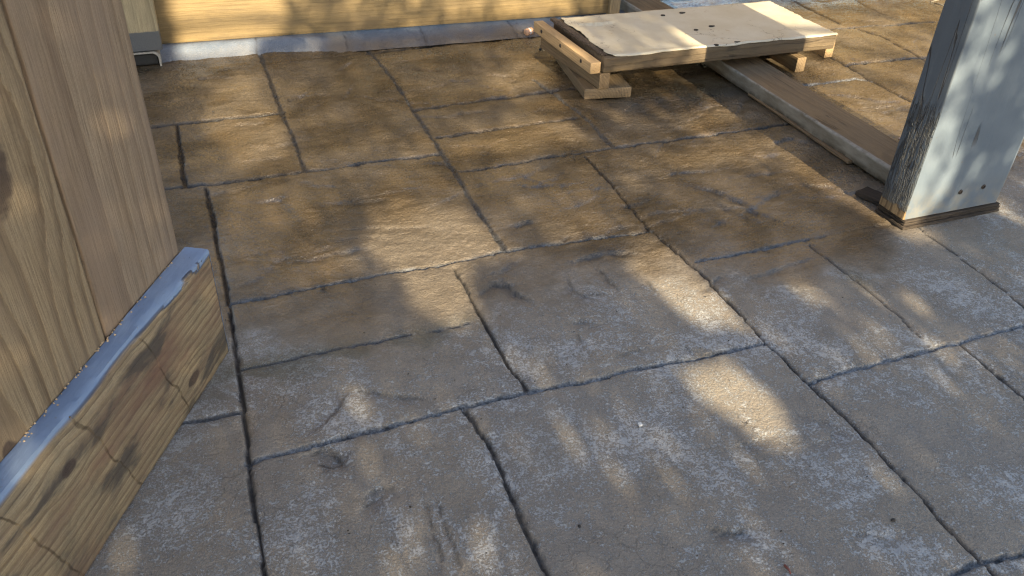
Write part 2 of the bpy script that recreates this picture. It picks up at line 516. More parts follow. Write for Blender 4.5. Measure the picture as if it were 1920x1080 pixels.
CLEFTS = [   # chipped, slaty edges pressed in by the stamp: a step down on one side
    ([(905, 545), (930, 528), (952, 532), (968, 548), (990, 562)], 2.6), ([(915, 515), (945, 505), (962, 494)], 1.5),
    ([(1080, 486), (1110, 476), (1160, 470), (1195, 474)], 2.6), ([(1128, 508), (1140, 525), (1158, 541)], 2.2), ([(1065, 525), (1070, 540), (1095, 552), (1130, 550)], 1.5),
    ([(1195, 512), (1215, 530), (1228, 545)], 1.3), ([(1085, 625), (1090, 640)], 1.3), ([(1105, 612), (1135, 602)], 1.3),
    ([(1295, 347), (1345, 358), (1375, 372), (1395, 378), (1420, 395), (1450, 410)], 2.4), ([(1310, 358), (1355, 385), (1400, 408), (1425, 416)], 1.6),
    ([(1340, 425), (1350, 416), (1372, 418)], 1.6), ([(1255, 246), (1275, 238), (1290, 243)], 1.6), ([(1300, 208), (1325, 200), (1345, 196)], 1.6),
    ([(1400, 330), (1440, 325), (1480, 320)], 1.6),
    ([(535, 493), (590, 482), (650, 470), (680, 466)], 2.2), ([(640, 450), (690, 443), (720, 447)], 1.4), ([(610, 385), (660, 375), (720, 362), (790, 350)], 1.2),
    ([(570, 341), (590, 347), (625, 349)], 1.6), ([(800, 390), (840, 372), (860, 362)], 1.3), ([(470, 300), (520, 295), (550, 290)], 1.3),
    ([(1015, 345), (1040, 335), (1052, 325)], 1.6), ([(1040, 400), (1080, 385), (1110, 372)], 1.4), ([(985, 330), (1015, 318)], 1.3),
    ([(1003, 207), (1015, 203), (1030, 208), (1020, 215), (1005, 212)], 1.6), ([(800, 165), (830, 158), (850, 148)], 1.5), ([(880, 110), (940, 105), (985, 100)], 1.0),
    ([(1405, 523), (1450, 506), (1510, 488)], 1.7), ([(1450, 540), (1490, 540), (1530, 545)], .9), ([(1165, 665), (1200, 655)], 1.2),
    ([(585, 845), (600, 840), (625, 846), (640, 862), (625, 872), (600, 868)], 2.5), ([(690, 930), (700, 918), (740, 915)], 1.6), ([(688, 945), (700, 935)], 2.5),
    ([(1340, 1000), (1390, 995), (1410, 985)], 1.0), ([(1340, 988), (1360, 992), (1388, 998)], 1.8), ([(1610, 1000), (1660, 1005), (1680, 998)], 1.3),
    ([(1560, 178), (1600, 178), (1650, 190), (1680, 190)], 2.2), ([(1610, 205), (1660, 210), (1700, 198)], 1.5), ([(1600, 110), (1620, 116), (1640, 112)], 2.0),
    ([(650, 735), (625, 775), (600, 800)], 1.6), ([(800, 950), (815, 1000), (828, 1050)], 1.5), ([(822, 950), (842, 1000), (860, 1060)], 1.5),
]


def axis_steps(spec):
    v = [spec[0][0]]
    for a, b, s in spec:
        n = max(1, int(round((b - a) / s)))
        v += [a + (b - a) * i / n for i in range(1, n + 1)]
    return np.array(v)


def build_paving():
    xs = axis_steps([(-3.0, -.6, .08), (-.6, -.36, .008), (-.36, 1.1, .0036), (1.1, 2.1, .0048), (2.1, 3.4, .0075), (3.4, 7.0, .09)])
    ys = axis_steps([(-3.5, .2, .08), (.2, .40, .01), (.40, 1.1, .0036), (1.1, 2.0, .0045), (2.0, 3.06, .006), (3.06, 4.5, .09)])
    X, Y = np.meshgrid(xs, ys)
    nx, ny = len(xs), len(ys)
    # ragged line wander
    wx = X + .0060 * (fbm(X * 22, Y * 22, 11, 3) - .5) + .0036 * (fbm(X * 70, Y * 70, 12, 3) - .5)
    wy = Y + .0060 * (fbm(X * 22, Y * 22, 14, 3) - .5) + .0036 * (fbm(X * 70, Y * 70, 15, 3) - .5)
    CL = np.zeros_like(X); H = np.zeros_like(X); J = np.zeros_like(X); PJ = np.zeros_like(X); edge = np.full_like(X, 9.)
    widthn = fbm(X * 14, Y * 14, 31, 3)
    for pl, wd, dp, lime in JOINTS:
        pts = [at(*p) for p in pl]
        wmm = wd * .001 * (.88 + .45 * max(0, sum(q[1] for q in pts) / len(pts) - 1.25))
        for (x0, y0), (x1, y1) in zip(pts, pts[1:]):
            mg = .09
            ix = np.searchsorted(xs, [min(x0, x1) - mg, max(x0, x1) + mg]); iy = np.searchsorted(ys, [min(y0, y1) - mg, max(y0, y1) + mg])
            sl_ = (slice(iy[0], iy[1]), slice(ix[0], ix[1]))
            if iy[1] <= iy[0] or ix[1] <= ix[0]: continue
            px, py = wx[sl_], wy[sl_]
            dx, dy = x1 - x0, y1 - y0
            L2 = dx * dx + dy * dy
            tt = np.clip(((px - x0) * dx + (py - y0) * dy) / L2, 0, 1)
            d = np.hypot(px - x0 - tt * dx, py - y0 - tt * dy)
            hw = wmm * .5 * (.22 + 1.0 * widthn[sl_])
            prof = 1 - smooth(hw * .6, hw * 1.2, d)
            H[sl_] = np.minimum(H[sl_], -dp * .001 * prof)
            a = min(1.0, dp / 4.0)
            J[sl_] = np.maximum(J[sl_], a * (1 - smooth(hw * .7, hw * (1.1 + .35 * smooth(1.2, 1.6, Y[sl_])), d)))
            PJ[sl_] = np.maximum(PJ[sl_], lime * (1 - smooth(hw * .6, hw * 1.6, d)))
            edge[sl_] = np.minimum(edge[sl_], d)
    # soft shoulders beside the joints, broken edges
    sh = np.exp(-edge / .012)
    H -= .0012 * sh
    brk = smooth(.48, .62, fbm(X * 38, Y * 38, 51, 4)) * np.exp(-edge / .010)
    H -= .0034 * brk
    # chipped slate edges
    cx = X + .012 * (fbm(X * 45, Y * 45, 61, 4) - .5); cy = Y + .012 * (fbm(X * 45, Y * 45, 62, 4) - .5)
    allc = [([at(*p) for p in pl], dp) for pl, dp in CLEFTS]
    rc = random.Random(11)
    for k in range(104):
        if k < 80: x, y = rc.uniform(-.05, 1.55), rc.uniform(1.42, 2.82)
        elif k < 95: x, y = rc.uniform(1.85, 3.1), rc.uniform(1.5, 3.0)
        else: x, y = rc.uniform(0, 1.2), rc.uniform(.55, 1.35)
        a = rc.gauss(.1, .38); L = rc.uniform(.06, .20) * (1 if k < 95 else .6); pp_ = [(x, y)]
        for q in range(4):
            a += rc.gauss(0, .35); x += math.cos(a) * L / 4; y += math.sin(a) * L / 4; pp_.append((x, y))
        allc.append((pp_, rc.uniform(.6, 1.7)))
    for pts, dp in allc:
        for (x0, y0), (x1, y1) in zip(pts, pts[1:]):
            mg = .06
            ix = np.searchsorted(xs, [min(x0, x1) - mg, max(x0, x1) + mg]); iy = np.searchsorted(ys, [min(y0, y1) - mg, max(y0, y1) + mg])
            sl_ = (slice(iy[0], iy[1]), slice(ix[0], ix[1]))
            px, py = cx[sl_], cy[sl_]
            dx, dy = x1 - x0, y1 - y0
            L = math.hypot(dx, dy) + 1e-9
            tt = np.clip(((px - x0) * dx + (py - y0) * dy) / (L * L), 0, 1)
            d = np.hypot(px - x0 - tt * dx, py - y0 - tt * dy)
            sgn = ((px - x0) * dy - (py - y0) * dx) / L
            low = np.where(sgn > 0, 1 - smooth(.0, .034, d), 1 - smooth(.0, .005, d))
            H[sl_] -= dp * .001 * 1.8 * low
            CL[sl_] = np.maximum(CL[sl_], min(1, dp / 2.4) * (1 - smooth(.0006, .0042, d - .003 * (widthn[sl_] - .4))))
    # slab relief: slaty cleavage in terraces, long swells
    ax_ = X * 5 + 1.6 * fbm(X * 4, Y * 4, 71, 3); ay_ = Y * 9 + 1.6 * fbm(X * 4, Y * 4, 72, 3)
    t1 = fbm(ax_, ay_, 73, 5, .55) * 9
    fl = np.floor(t1); fr = t1 - fl
    ter = (fl + smooth(.72, 1.0, fr)) / 9
    amt = smooth(.42, .62, fbm(X * 2.1 + 5, Y * 2.1, 74, 3)) * (.35 + .65 * smooth(1.0, 1.5, Y))
    H += .011 * (ter - .5) * amt
    far = smooth(1.0, 1.5, Y)
    H += .0035 * (fbm(X * 5, Y * 5, 75, 3) - .5) * (.4 + .6 * far) + .0034 * (fbm(X * 30, Y * 46, 76, 5) - .5) * (.12 + .88 * far)
    rg_ = 1 - np.abs(2 * fbm(X * 70 + 3 * fbm(X * 9, Y * 9, 78, 2), Y * 95, 77, 3) - 1)
    H += (.0026 * (rg_ - .75) + .0016 * (fbm(X * 120, Y * 120, 79, 2) - .5)) * (.10 + .90 * smooth(1.15, 1.5, Y)) * (.35 + .9 * fbm(X * 4, Y * 4, 80, 3))
    H = np.where(edge < .004, np.minimum(H, H), H)
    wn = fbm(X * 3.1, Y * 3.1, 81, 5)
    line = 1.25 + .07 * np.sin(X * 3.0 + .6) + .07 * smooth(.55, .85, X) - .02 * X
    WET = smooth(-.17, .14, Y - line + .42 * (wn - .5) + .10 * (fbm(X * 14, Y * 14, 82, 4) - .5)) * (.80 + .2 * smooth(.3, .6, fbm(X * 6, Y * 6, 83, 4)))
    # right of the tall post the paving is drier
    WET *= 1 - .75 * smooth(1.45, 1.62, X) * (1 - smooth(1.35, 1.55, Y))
    WET *= 1 - .45 * smooth(.18, .30, X) * (1 - smooth(.52, .66, X)) * (1 - smooth(1.50, 1.78, Y))  # wetness cut back here to paint the near sun patch brighter
    TONE = fbm(X * 1.7, Y * 1.7, 85, 3)
    MOSS = smooth(.08, .0, np.abs(Y - 1.22)) * (X < .45) * smooth(.35, .6, fbm(X * 12, Y * 12, 86, 4)) + .8 * smooth(.05, 0, np.abs(X - 1.27)) * smooth(.10, 0, np.abs(Y - 1.14))
    V = np.stack([X, Y, H], -1).reshape(-1, 3)
    idx = np.arange(nx * ny).reshape(ny, nx)
    Q = np.stack([idx[:-1, :-1], idx[:-1, 1:], idx[1:, 1:], idx[1:, :-1]], -1).reshape(-1, 4)
    me = bpy.data.meshes.new('paving')
    me.vertices.add(len(V)); me.vertices.foreach_set('co', V.ravel())
    me.loops.add(Q.size); me.loops.foreach_set('vertex_index', Q.ravel().astype(np.int32))
    me.polygons.add(len(Q)); me.polygons.foreach_set('loop_start', np.arange(0, Q.size, 4, dtype=np.int32))
    me.polygons.foreach_set('use_smooth', np.ones(len(Q), bool))
    me.update(calc_edges=True)
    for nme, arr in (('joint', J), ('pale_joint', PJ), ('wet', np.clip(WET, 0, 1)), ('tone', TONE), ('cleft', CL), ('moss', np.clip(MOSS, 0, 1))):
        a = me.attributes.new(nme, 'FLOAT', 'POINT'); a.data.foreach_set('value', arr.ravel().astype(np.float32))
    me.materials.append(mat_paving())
    o = bpy.data.objects.new('paving', me)
    col.objects.link(o)
    tag(o, 'brown stamped concrete paving with dark joints, wet beside the fence', None, None, 'structure')


build_paving()

# ground beyond the paving, out to the horizon
gm = mat_plain('bare_soil', (.09, .075, .05), (.14, .12, .07), 6, .9, .02)
link('ground', [(-400, -400, -.06), (400, -400, -.06), (400, 400, -.06), (-400, 400, -.06)], [(0, 1, 2, 3)], gm, None, False)['kind'] = 'structure'
bpy.data.objects['ground']['label'] = 'bare soil ground around the paving'

# kerb under the back fence: rounded lip at the front, back of it falling towards the boards


def build_kerb():
    t = NT('kerb_concrete')
    P = t.coord()
    n = t.noise(P, 14, 6, .65); f = t.noise(P, 240, 4, .7)
    c = t.mix(t.rng(n, .3, .7), (.095, .12, .16), (.14, .165, .205))  # skylit shade of the pale concrete put into its colour
    c = t.mix(t.rng(f, .4, .75, 0, .35), c, (.2, .19, .18))
    jn = t.attr('joint')
    c = t.mix(t.math('MULTIPLY', t.rng(t.noise(P, 5, 4), .5, .7), .5), c, (.2, .16, .11))
    c = t.mix(t.math('MULTIPLY', t.attr('earth'), t.rng(n, .3, .6, .55, 1)), c, (.115, .085, .055))
    c = t.mix(jn, c, (.05, .045, .04))
    km = t.done(c, .62, t.bump(t.math('ADD', n, f), .0025), .4)
    prof0 = [(2.862, -.012), (2.872, .001), (2.884, .0095), (2.896, .021), (2.906, .0295), (2.916, .0345), (2.925, .0355), (2.934, .0335), (2.95, .029), (2.97, .0235), (2.99, .0185), (3.03, .012), (3.06, .01), (3.06, -.03)]
    xs = axis_steps([(-1.2, -.15, .05), (-.15, 1.62, .006), (1.62, 1.7, .02)])
    cuts = [at(479, 78, .03)[0], at(648, 68, .03)[0], at(795, 58, .03)[0], at(970, 50, .03)[0]]
    V = []; jv = []; ev = []
    for x in xs:
        soft = float(smooth(.28, .6, np.array(x)))        # the lip dies away to a shallow ramp to the right
        yrot = (x - .1) * -.02
        for k, (y, z) in enumerate(prof0):
            zr = np.interp(y, [2.80, 2.86, 2.93, 2.99, 3.06], [-.012, .002, .016, .0185, .01])
            if k == len(prof0) - 1: zr = -.03
            zz = z * (1 - soft) + zr * soft
            yy = y + yrot - soft * .05 * (1 - k / 13) + .004 * (float(vn(np.array(x * 14.), np.array(2.), 3)) - .5)
            d = min(abs(x - c_ - (yy - 2.9) * .1 + .003 * (_n1(yy * 160 + c_ * 9) - .5)) for c_ in cuts)
            dd = float(1 - smooth(.001, .004, np.array(d)))
            zz -= .004 * dd * (1 if 0 < k < 13 else 0)
            zz += .0018 * (float(fbm(np.array(x * 20.), np.array(yy * 20.), 9, 3)) - .5)
            V.append((x, yy, zz)); jv.append(dd * .55); ev.append(float((.2 + .55 * soft) * (1 - smooth(2, 4 + 4.5 * soft + 2.5 * (_n1(x * 6) - .5), np.array(k)))))
    n_ = len(prof0)
    Fc = [(i * n_ + k, (i + 1) * n_ + k, (i + 1) * n_ + k + 1, i * n_ + k + 1) for i in range(len(xs) - 1) for k in range(n_ - 1)]
    o = link('kerb', V, Fc, km)
    a = o.data.attributes.new('joint', 'FLOAT', 'POINT'); a.data.foreach_set('value', np.array(jv, np.float32))
    a = o.data.attributes.new('earth', 'FLOAT', 'POINT'); a.data.foreach_set('value', np.array(ev, np.float32))
    tag(o, 'pale rounded concrete kerb along the foot of the back fence', None, None, 'structure')


build_kerb()

# ------------------------------------------------------------------ BACK FENCE
GOLD_L, GOLD_D = (.22, .156, .072), (.125, .085, .036)
wf = [wood('fence_pine_%d' % i, 'x', tuple(v * (1 - .05 * i) for v in GOLD_L), GOLD_D, (.05 + .02 * i, .12 - .03 * i), .012, .55, .28, (.14, .105, .06), .62, .0006, seed=i * 1.7 + .3, stain=.5, staincol=(.11, .08, .045)) for i in range(3)]


def fence(x0, x1, y0, ang, label, nb, z0=.024, posts=(True, True)):
    L = x1 - x0
    r_ = empty('timber_fence', (x0, y0, 0), ang)
    tag(r_, label, 'fence')
    z = z0
    for k in range(nb):
        plank('board', L, .022, .236, wf[k % 3], r_, (L / 2, .011, z + .118), axis='x', r=.002, seg=20, wob=.0008, seed=k + x0)
        z += .240
    return r_, z


f1, zt = fence(-.75, 1.545, 3.0, R(-2.0), 'long golden pine fence of horizontal boards along the kerb behind the paving', 8)
endm = wood('fence_post_pine', 'z', (.40, .28, .14), (.25, .16, .075), (.05, .05), .008, .6, .4, (.14, .11, .07), .68, .0008, seed=4)
plank('end_post', zt, .042, .07, endm, f1, (2.316, .018, zt / 2 + .012), axis='z', r=.002, seg=16)
plank('rear_post', zt, .09, .07, endm, f1, (.2, .06, zt / 2 + .012), axis='z', r=.002, seg=16)
f2, zt2 = fence(1.775, 4.6, 3.0, R(0.6), 'pine fence boards right of the gap, behind the white topped platform', 8, .03)
plank('end_post', zt2, .05, .07, endm, f2, (.0, .06, zt2 / 2 + .012), axis='z', r=.002, seg=16)
greym = mat_plain('grey_slate_paint', (.085, .09, .095), (.13, .135, .14), 40, .6, .0006)
gp = plank('gap_panel', .5, .02, 1.35, greym, None, (1.68, 3.2, .735), axis='x', r=.002, seg=8)
tag(gp, 'dark grey panel closing the gap between the two fences behind the timber length', 'panel')

# ------------------------------------------------------------------ CORNER POST, upper left


def base_paint(t, P, ring, fib):
    z = t.sep(P)[2]
    nz = t.noise(P, 90, 3)
    e = t.math('ADD', z, t.math('MULTIPLY', t.math('SUBTRACT', nz, .5), .006))
    return t.rng(e, -.611, -.607, 1, 0), (.075, .078, .08), t.noise(P, 200, 2), .5


pw = wood('post_pine_painted_base', 'z', (.36, .29, .17), (.17, .13, .07), (.03, -.3), .013, 1.0, .35, (.13, .12, .085), .7, .0014, seed=2.2, paint=base_paint)
cp_ = empty('corner_post', (-.155, 2.885, 0))
tag(cp_, 'pine post with dark grey painted foot on a metal stirrup before the fence', 'post')
plank('post', 1.34, .15, .11, pw, cp_, (0, 0, .053 + .67), axis='z', r=.004, seg=24)
galv = mat_plain('galvanised_steel', (.20, .19, .17), (.28, .27, .24), 90, .5, .0004, .3)
rub = mat_plain('black_rubber', (.008, .008, .008), (.016, .016, .015), 120, .8, .0005)
# inverted U stirrup
sec = [(-.066, .0), (-.066, .036), (-.061, .045), (-.052, .0495), (.048, .0495), (.058, .045), (.064, .036), (.064, .0)]
inn = [(x * .90, max(0, z - .006)) for x, z in sec]
V = [(x, y, z + .001) for y in (-.054, .05) for x, z in sec] + [(x, y, z + .001) for y in (-.054, .05) for x, z in inn]
Fc = []
for i in range(7):
    Fc += [(i, i + 1, 8 + i + 1, 8 + i), (16 + i, 24 + i, 24 + i + 1, 16 + i + 1), (i, 16 + i, 16 + i + 1, i + 1), (8 + i, 8 + i + 1, 24 + i + 1, 24 + i)]
link('stirrup', V, Fc, galv, cp_, False)
plank('rubber_foot', .112, .085, .036, rub, cp_, (0, .004, .020), axis='x', r=.006, seg=4, wob=0)

# ------------------------------------------------------------------ BIG VERTICAL PLANKS, left
u = Vector((math.sin(R(28.1)), math.cos(R(28.1)), 0))          # along the board, away from the viewer
nrm = Vector((u.y, -u.x, 0))                                    # out of its face, to the right
tip = Vector((-.0286, 1.291, 0))                                # foot of the board's far end
brz = math.atan2(u.y, u.x)


def lp(a, n_, z): return tip + u * a + nrm * n_ + Vector((0, 0, z))


pl_r = wood('rough_plank_straight', 'z', (.30, .226, .15), (.16, .106, .068), (.06, .22), .013, .8, .5, (.235, .175, .13), .85, .0022, seed=.6, saw=.12)
pl_l = wood('rough_plank_knotty', 'z', (.335, .25, .148), (.14, .09, .05), (.07, .055), .030, 1.0, .3, (.27, .20, .13), .85, .0026, seed=3.1, saw=.12,
            knots=((-.255, .045, -.02, .035), (-.585, -.075, -.02, .014)), wave=1.3)
ps = empty('plank_screen', lp(-.25, -.068, 0), brz)
tag(ps, 'rough sawn vertical planks standing at the left behind the blue edged board', 'screen')
o = plank('plank', 1.6, .232, .045, pl_r, ps, (.250 - .015 - .116, 0, .805), axis='z', r=.003, seg=40, wob=.0012, seed=3)
o = plank('plank', 1.6, .30, .045, pl_l, ps, (-.0035 - .15, -.002, .805), axis='z', r=.005, seg=40, wob=.0016, seed=8)
plank('plank', 1.6, .30, .045, pl_l, ps, (-.458, .001, .805), axis='z', r=.004, seg=30, wob=.0016, seed=9)

# ------------------------------------------------------------------ BLUE EDGED BOARD


def edge_paint(t, P, ring, fib):
    x, y, z = t.sep(P)
    n1 = t.noise(P, 26, 4, .6); n2 = t.noise(P, 7, 2)
    # painted top: stops short of the worn front arris (front is -y here)
    bare = t.math('ADD', t.math('MULTIPLY', t.math('SUBTRACT', n1, .5), .016), y)
    lim = t.rng(x, -.22, -.12, -.0165, -.022, False)
    top = t.math('MULTIPLY', t.rng(z, .100, .106), t.rng(t.math('SUBTRACT', bare, lim), -.003, .003))
    end = t.rng(t.math('ADD', x, t.math('MULTIPLY', t.math('SUBTRACT', n1, .5), .004)), .3655, .368)
    # paint that ran over the arris near the far end
    run = t.math('MULTIPLY', t.rng(t.math('ADD', z, t.math('MULTIPLY', t.math('SUBTRACT', n2, .5), .03)), .098, .103), t.rng(x, .05, .25))
    mk = t.math('MAXIMUM', t.math('MAXIMUM', top, end), t.math('MULTIPLY', run, t.rng(n1, .45, .5)), clamp=True)
    chip = t.rng(t.noise(P, 70, 3, .6), .24, .28)
    mk = t.math('MULTIPLY', mk, chip)
    pc = t.mix(t.rng(t.noise(P, 12, 5, .6), .3, .7), (.185, .25, .36), (.225, .295, .41))  # blue skylight on pale paint, put into the paint colour
    pc = t.mix(t.rng(t.noise(P, 160, 3), .62, .75, 0, .5), pc, (.2, .2, .19))
    return mk, pc, t.math('MULTIPLY', t.noise(t.mapping(P, (0, 0, 0), (.2, 1, 1)), 150, 3), .25), .8


bm = wood('rough_board_edge_painted', 'x', (.34, .262, .155), (.15, .098, .057), (.33, -.45), .0125, .8, .95, (.175, .10, .068), .85, .0034, seed=5.5, stain=.85, wave=.45,
          staincol=(.06, .052, .045), seams=(-.16, .0, .17), paint=edge_paint, knots=((.24, -.022, -.065, .011), (-.08, -.022, .055, .009), (-.20, -.022, -.045, .010)), saw=.25)


def waney(x, a, b):
    # worn front top arris beyond the last decimetre, slight saw steps along the face
    if b > 0 and a < 0:
        amt = float(smooth(.30, .20, np.array(x)) if False else 1 - smooth(.18, .30, np.array(x)))
        k = max(0, (-a - .008) / .0145) * max(0, (b - .095) / .0175)
        cutd = amt * (.010 + .010 * _n1(x * 11)) * min(1, k)
        a += cutd * .75; b -= cutd * .75
    return [x, a, b]


bo = empty('edge_painted_board', lp(-.37, -.022, 0), brz)
tag(bo, 'thick rough timber board on edge with painted top tinted skylight blue, leaning at the left planks', 'board')
o = plank('board', .74, .044, .222, bm, bo, (0, 0, .114), axis='x', r=.0035, seg=90, wob=.0022, seed=21, mod=waney)

# ------------------------------------------------------------------ PAINTED POST, right
def post_paint(t, P, ring, fib):
    x, y, z = t.sep(P)
    n = t.noise(P, 40, 4, .6)
    low = t.math('ADD', z, t.math('MULTIPLY', t.math('SUBTRACT', n, .5), .05))
    low2 = t.math('ADD', low, t.math('MULTIPLY', t.rng(x, -.146, -.140, 0, .028), 1.0))
    mk = t.rng(low2, -.583, -.572)            # bare wood at the very foot of the narrow side
    pc = t.mix(t.rng(t.noise(P, 6, 4), .3, .7), (.088, .113, .142), (.125, .154, .184))
    # alligatored paint on the narrow side; the whole side darkened to paint its shade
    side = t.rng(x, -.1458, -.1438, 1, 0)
    rough_z = t.math('MULTIPLY', side, t.rng(z, -.36, -.30, 1, 0))
    ribs = t.noise(t.mapping(P, (0, 0, 0), (1, 1, .12)), 130, 3, .6, 1.4)
    gat = t.rng(ribs, .42, .56)
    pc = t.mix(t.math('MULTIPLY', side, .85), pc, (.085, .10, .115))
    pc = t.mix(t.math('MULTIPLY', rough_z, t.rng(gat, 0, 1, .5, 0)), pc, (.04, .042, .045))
    # checks in the broad face
    cn = t.noise(t.mapping(P, (3.3, 0, 0), (1, 1, .07)), 13, 2, .5, .9)
    cm = t.math('MULTIPLY', t.rng(t.math('ABSOLUTE', t.math('SUBTRACT', cn, .52)), .002, .007, 1, 0), t.rng(t.noise(P, 4, 1), .5, .56))
    pc = t.mix(t.math('MULTIPLY', cm, .9), pc, (.05, .05, .052))
    dots = t.n('ShaderNodeTexVoronoi'); t.l(P, dots.inputs['Vector']); dots.inputs['Scale'].default_value = 26
    dm = t.math('MULTIPLY', t.rng(dots.outputs['Distance'], .05, .085, 1, 0), t.rng(t.noise(P, 9, 1), .52, .58))
    pc = t.mix(t.math('MULTIPLY', dm, .7), pc, (.12, .11, .10))
    grime = t.math('MULTIPLY', t.rng(low, -.575, -.50, 1, 0), t.rng(n, .35, .65))
    pc = t.mix(t.math('MULTIPLY', grime, .45), pc, (.2, .18, .14))
    hh = t.math('ADD', t.math('MULTIPLY', t.math('MULTIPLY', gat, rough_z), 2.2), t.math('MULTIPLY', t.noise(t.mapping(P, (0, 0, 0), (1, 1, .1)), 60, 3), .5))
    hh = t.math('SUBTRACT', hh, t.math('MULTIPLY', cm, 1.5))
    pr = t.rng(rough_z, 0, 1, .55, .5)
    return mk, pc, hh, pr


ppm = wood('old_post_grey_white_paint', 'z', (.33, .22, .11), (.10, .06, .03), (.2, .03), .010, 1.1, .4, (.10, .075, .05), .7, .0026, seed=1.1, paint=post_paint)
pp = empty('painted_post', (1.507 + .15, 1.265 + .043, 0))
tag(pp, 'broad grey white painted timber post standing on dark shims at the right', 'post')
PZ = .026
plank('plank', 1.2, .294, .086, ppm, pp, (0, 0, PZ + .6), axis='z', r=.004, seg=40, wob=.0012, seed=31)
plank('side_plank', 1.2, .085, .04, ppm, pp, (.190, .035, PZ + .6), axis='z', r=.004, seg=30, wob=.0012, seed=33)
steel = mat_plain('dark_rusty_steel', (.03, .025, .022), (.075, .06, .05), 300, .55, .0004, .6)


def screw(parent, loc, rx=0, ry=0, r=.005, name='screw', m_=None):
    bmh = bmesh.new()
    rings = [(r, 0.0), (r, .0012), (r * .82, .0022), (r * .42, .0024), (r * .36, .0008)]
    n = 14
    vs = [[bmh.verts.new((a * math.cos(2 * math.pi * i / n), a * math.sin(2 * math.pi * i / n), z)) for i in range(n)] for a, z in rings]
    for p, q in zip(vs, vs[1:]):
        for i in range(n): bmh.faces.new((p[i], p[(i + 1) % n], q[(i + 1) % n], q[i]))
    bmh.faces.new(vs[-1]); bmh.faces.new(vs[0][::-1])
    me = bpy.data.meshes.new(name); bmh.to_mesh(me); bmh.free(); me.materials.append(m_ or steel)
    ob = bpy.data.objects.new(name, me); col.objects.link(ob); ob.parent = parent
    ob.location = loc; ob.rotation_euler = (rx, ry, 0)
    return ob


screw(pp, (1.664 - 1.657, -.0432, .079), R(90), 0, .0062)
screw(pp, (1.735 - 1.657, -.0432, .082), R(90), 0, .0062)

# shims under the post
plym = wood('weathered_black_ply', 'x', (.06, .044, .03), (.018, .014, .011), (.0, .05), .004, 1.2, .8, (.022, .018, .014), .8, .0020, seed=7, stain=.8, staincol=(.02, .016, .012))
for k, (dx, dy, dz, ln, sh_) in enumerate(((0, 0, .0045, .306, 'lowest, darkest plywood shim of the stack under the painted post'), (.002, .003, .0128, .300, 'middle plywood shim of the stack under the painted post'), (-.001, .001, .0208, .298, 'uppermost plywood shim, directly beneath the painted post'))):
    s = plank('plywood_shim', ln, .095, .0072, plym, None, (1.667 + dx, 1.3085 + dy, dz), axis='x', r=.0018, seg=50, wob=.003, seed=40 + k * 5)
    tag(s, sh_, 'shim', 'plywood shims stacked under the painted post')
darkw = wood('rotten_dark_wood', 'x', (.045, .031, .02), (.016, .012, .009), (.03, .02), .007, 1, .5, (.015, .012, .01), .8, .003, seed=9)
s = plank('dark_wood_scrap', .12, .05, .012, darkw, None, (1.562, 1.392, .0075), (0, R(2), R(104)), axis='x', r=.003, seg=20, wob=.003, seed=52)
tag(s, 'dark flat scrap of rotten wood poking out behind the foot of the painted post', 'wood scrap')

# ------------------------------------------------------------------ TIMBER LENGTH on the ground
def lime_edge(t, P, ring, fib):
    x, y, z = t.sep(P)
    n = t.noise(P, 30, 5, .65)
    left = t.rng(t.math('ADD', x, t.math('MULTIPLY', t.math('SUBTRACT', n, .5), .012)), -.0655, -.060, 1, 0)
    pc = t.mix(t.rng(t.noise(t.mapping(P, (0, 0, 0), (1, .3, 1)), 26, 5, .65), .3, .7), (.14, .115, .08), (.27, .24, .19))
    lip = t.math('MULTIPLY', t.rng(z, .012, .019), t.rng(n, .35, .6))
    pc = t.mix(t.math('MULTIPLY', lip, .7), pc, (.38, .355, .30))
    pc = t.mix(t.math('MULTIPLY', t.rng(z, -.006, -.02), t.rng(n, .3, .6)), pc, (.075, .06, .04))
    return left, pc, n, .8


bmat = wood('brown_timber_lime_side', 'y', (.24, .16, .085), (.11, .066, .036), (.03, .09), .009, .8, .4, (.15, .11, .07), .68, .0016, seed=6.4, stain=.55, staincol=(.10, .07, .04), paint=lime_edge, crack=.6)


def warp(x, a, b):
    return [x, a + .012 * (x / .9) ** 2 - .006, b + .004 * math.sin(x * 3 + .4)]


o = plank('timber_length', 1.95, .142, .046, bmat, None, (1.700, 2.43, .031), (0, 0, R(0.6)), axis='y', r=.004, seg=70, wob=.0018, seed=61, mod=warp)
tag(o, 'long brown timber with pale limy side lying under the platform towards the painted post', 'timber')
o = plank('thin_batten', .50, .03, .008, bmat, None, (1.643, 1.84, .0065), (0, 0, R(-1.5)), axis='y', r=.002, seg=40, wob=.002, seed=66)
tag(o, 'thin split strip of wood wedged beneath the near side of the brown timber', 'strip')

# ------------------------------------------------------------------ LOW PLATFORM
pf = empty('low_platform', (1.158, 2.185, 0))
tag(pf, 'low white topped timber platform with screwed end cleat on the wet paving', 'platform')
dkm = wood('platform_old_board', 'x', (.13, .095, .055), (.06, .042, .025), (-.05, .09), .010, .7, .5, (.075, .055, .038), .75, .002, seed=8.8, crack=.5, stain=.5, staincol=(.12, .08, .045))
plank('deck_board', .862, .385, .049, dkm, pf, (.431, .1935, .1105), axis='x', r=.007, seg=60, wob=.002, seed=71)
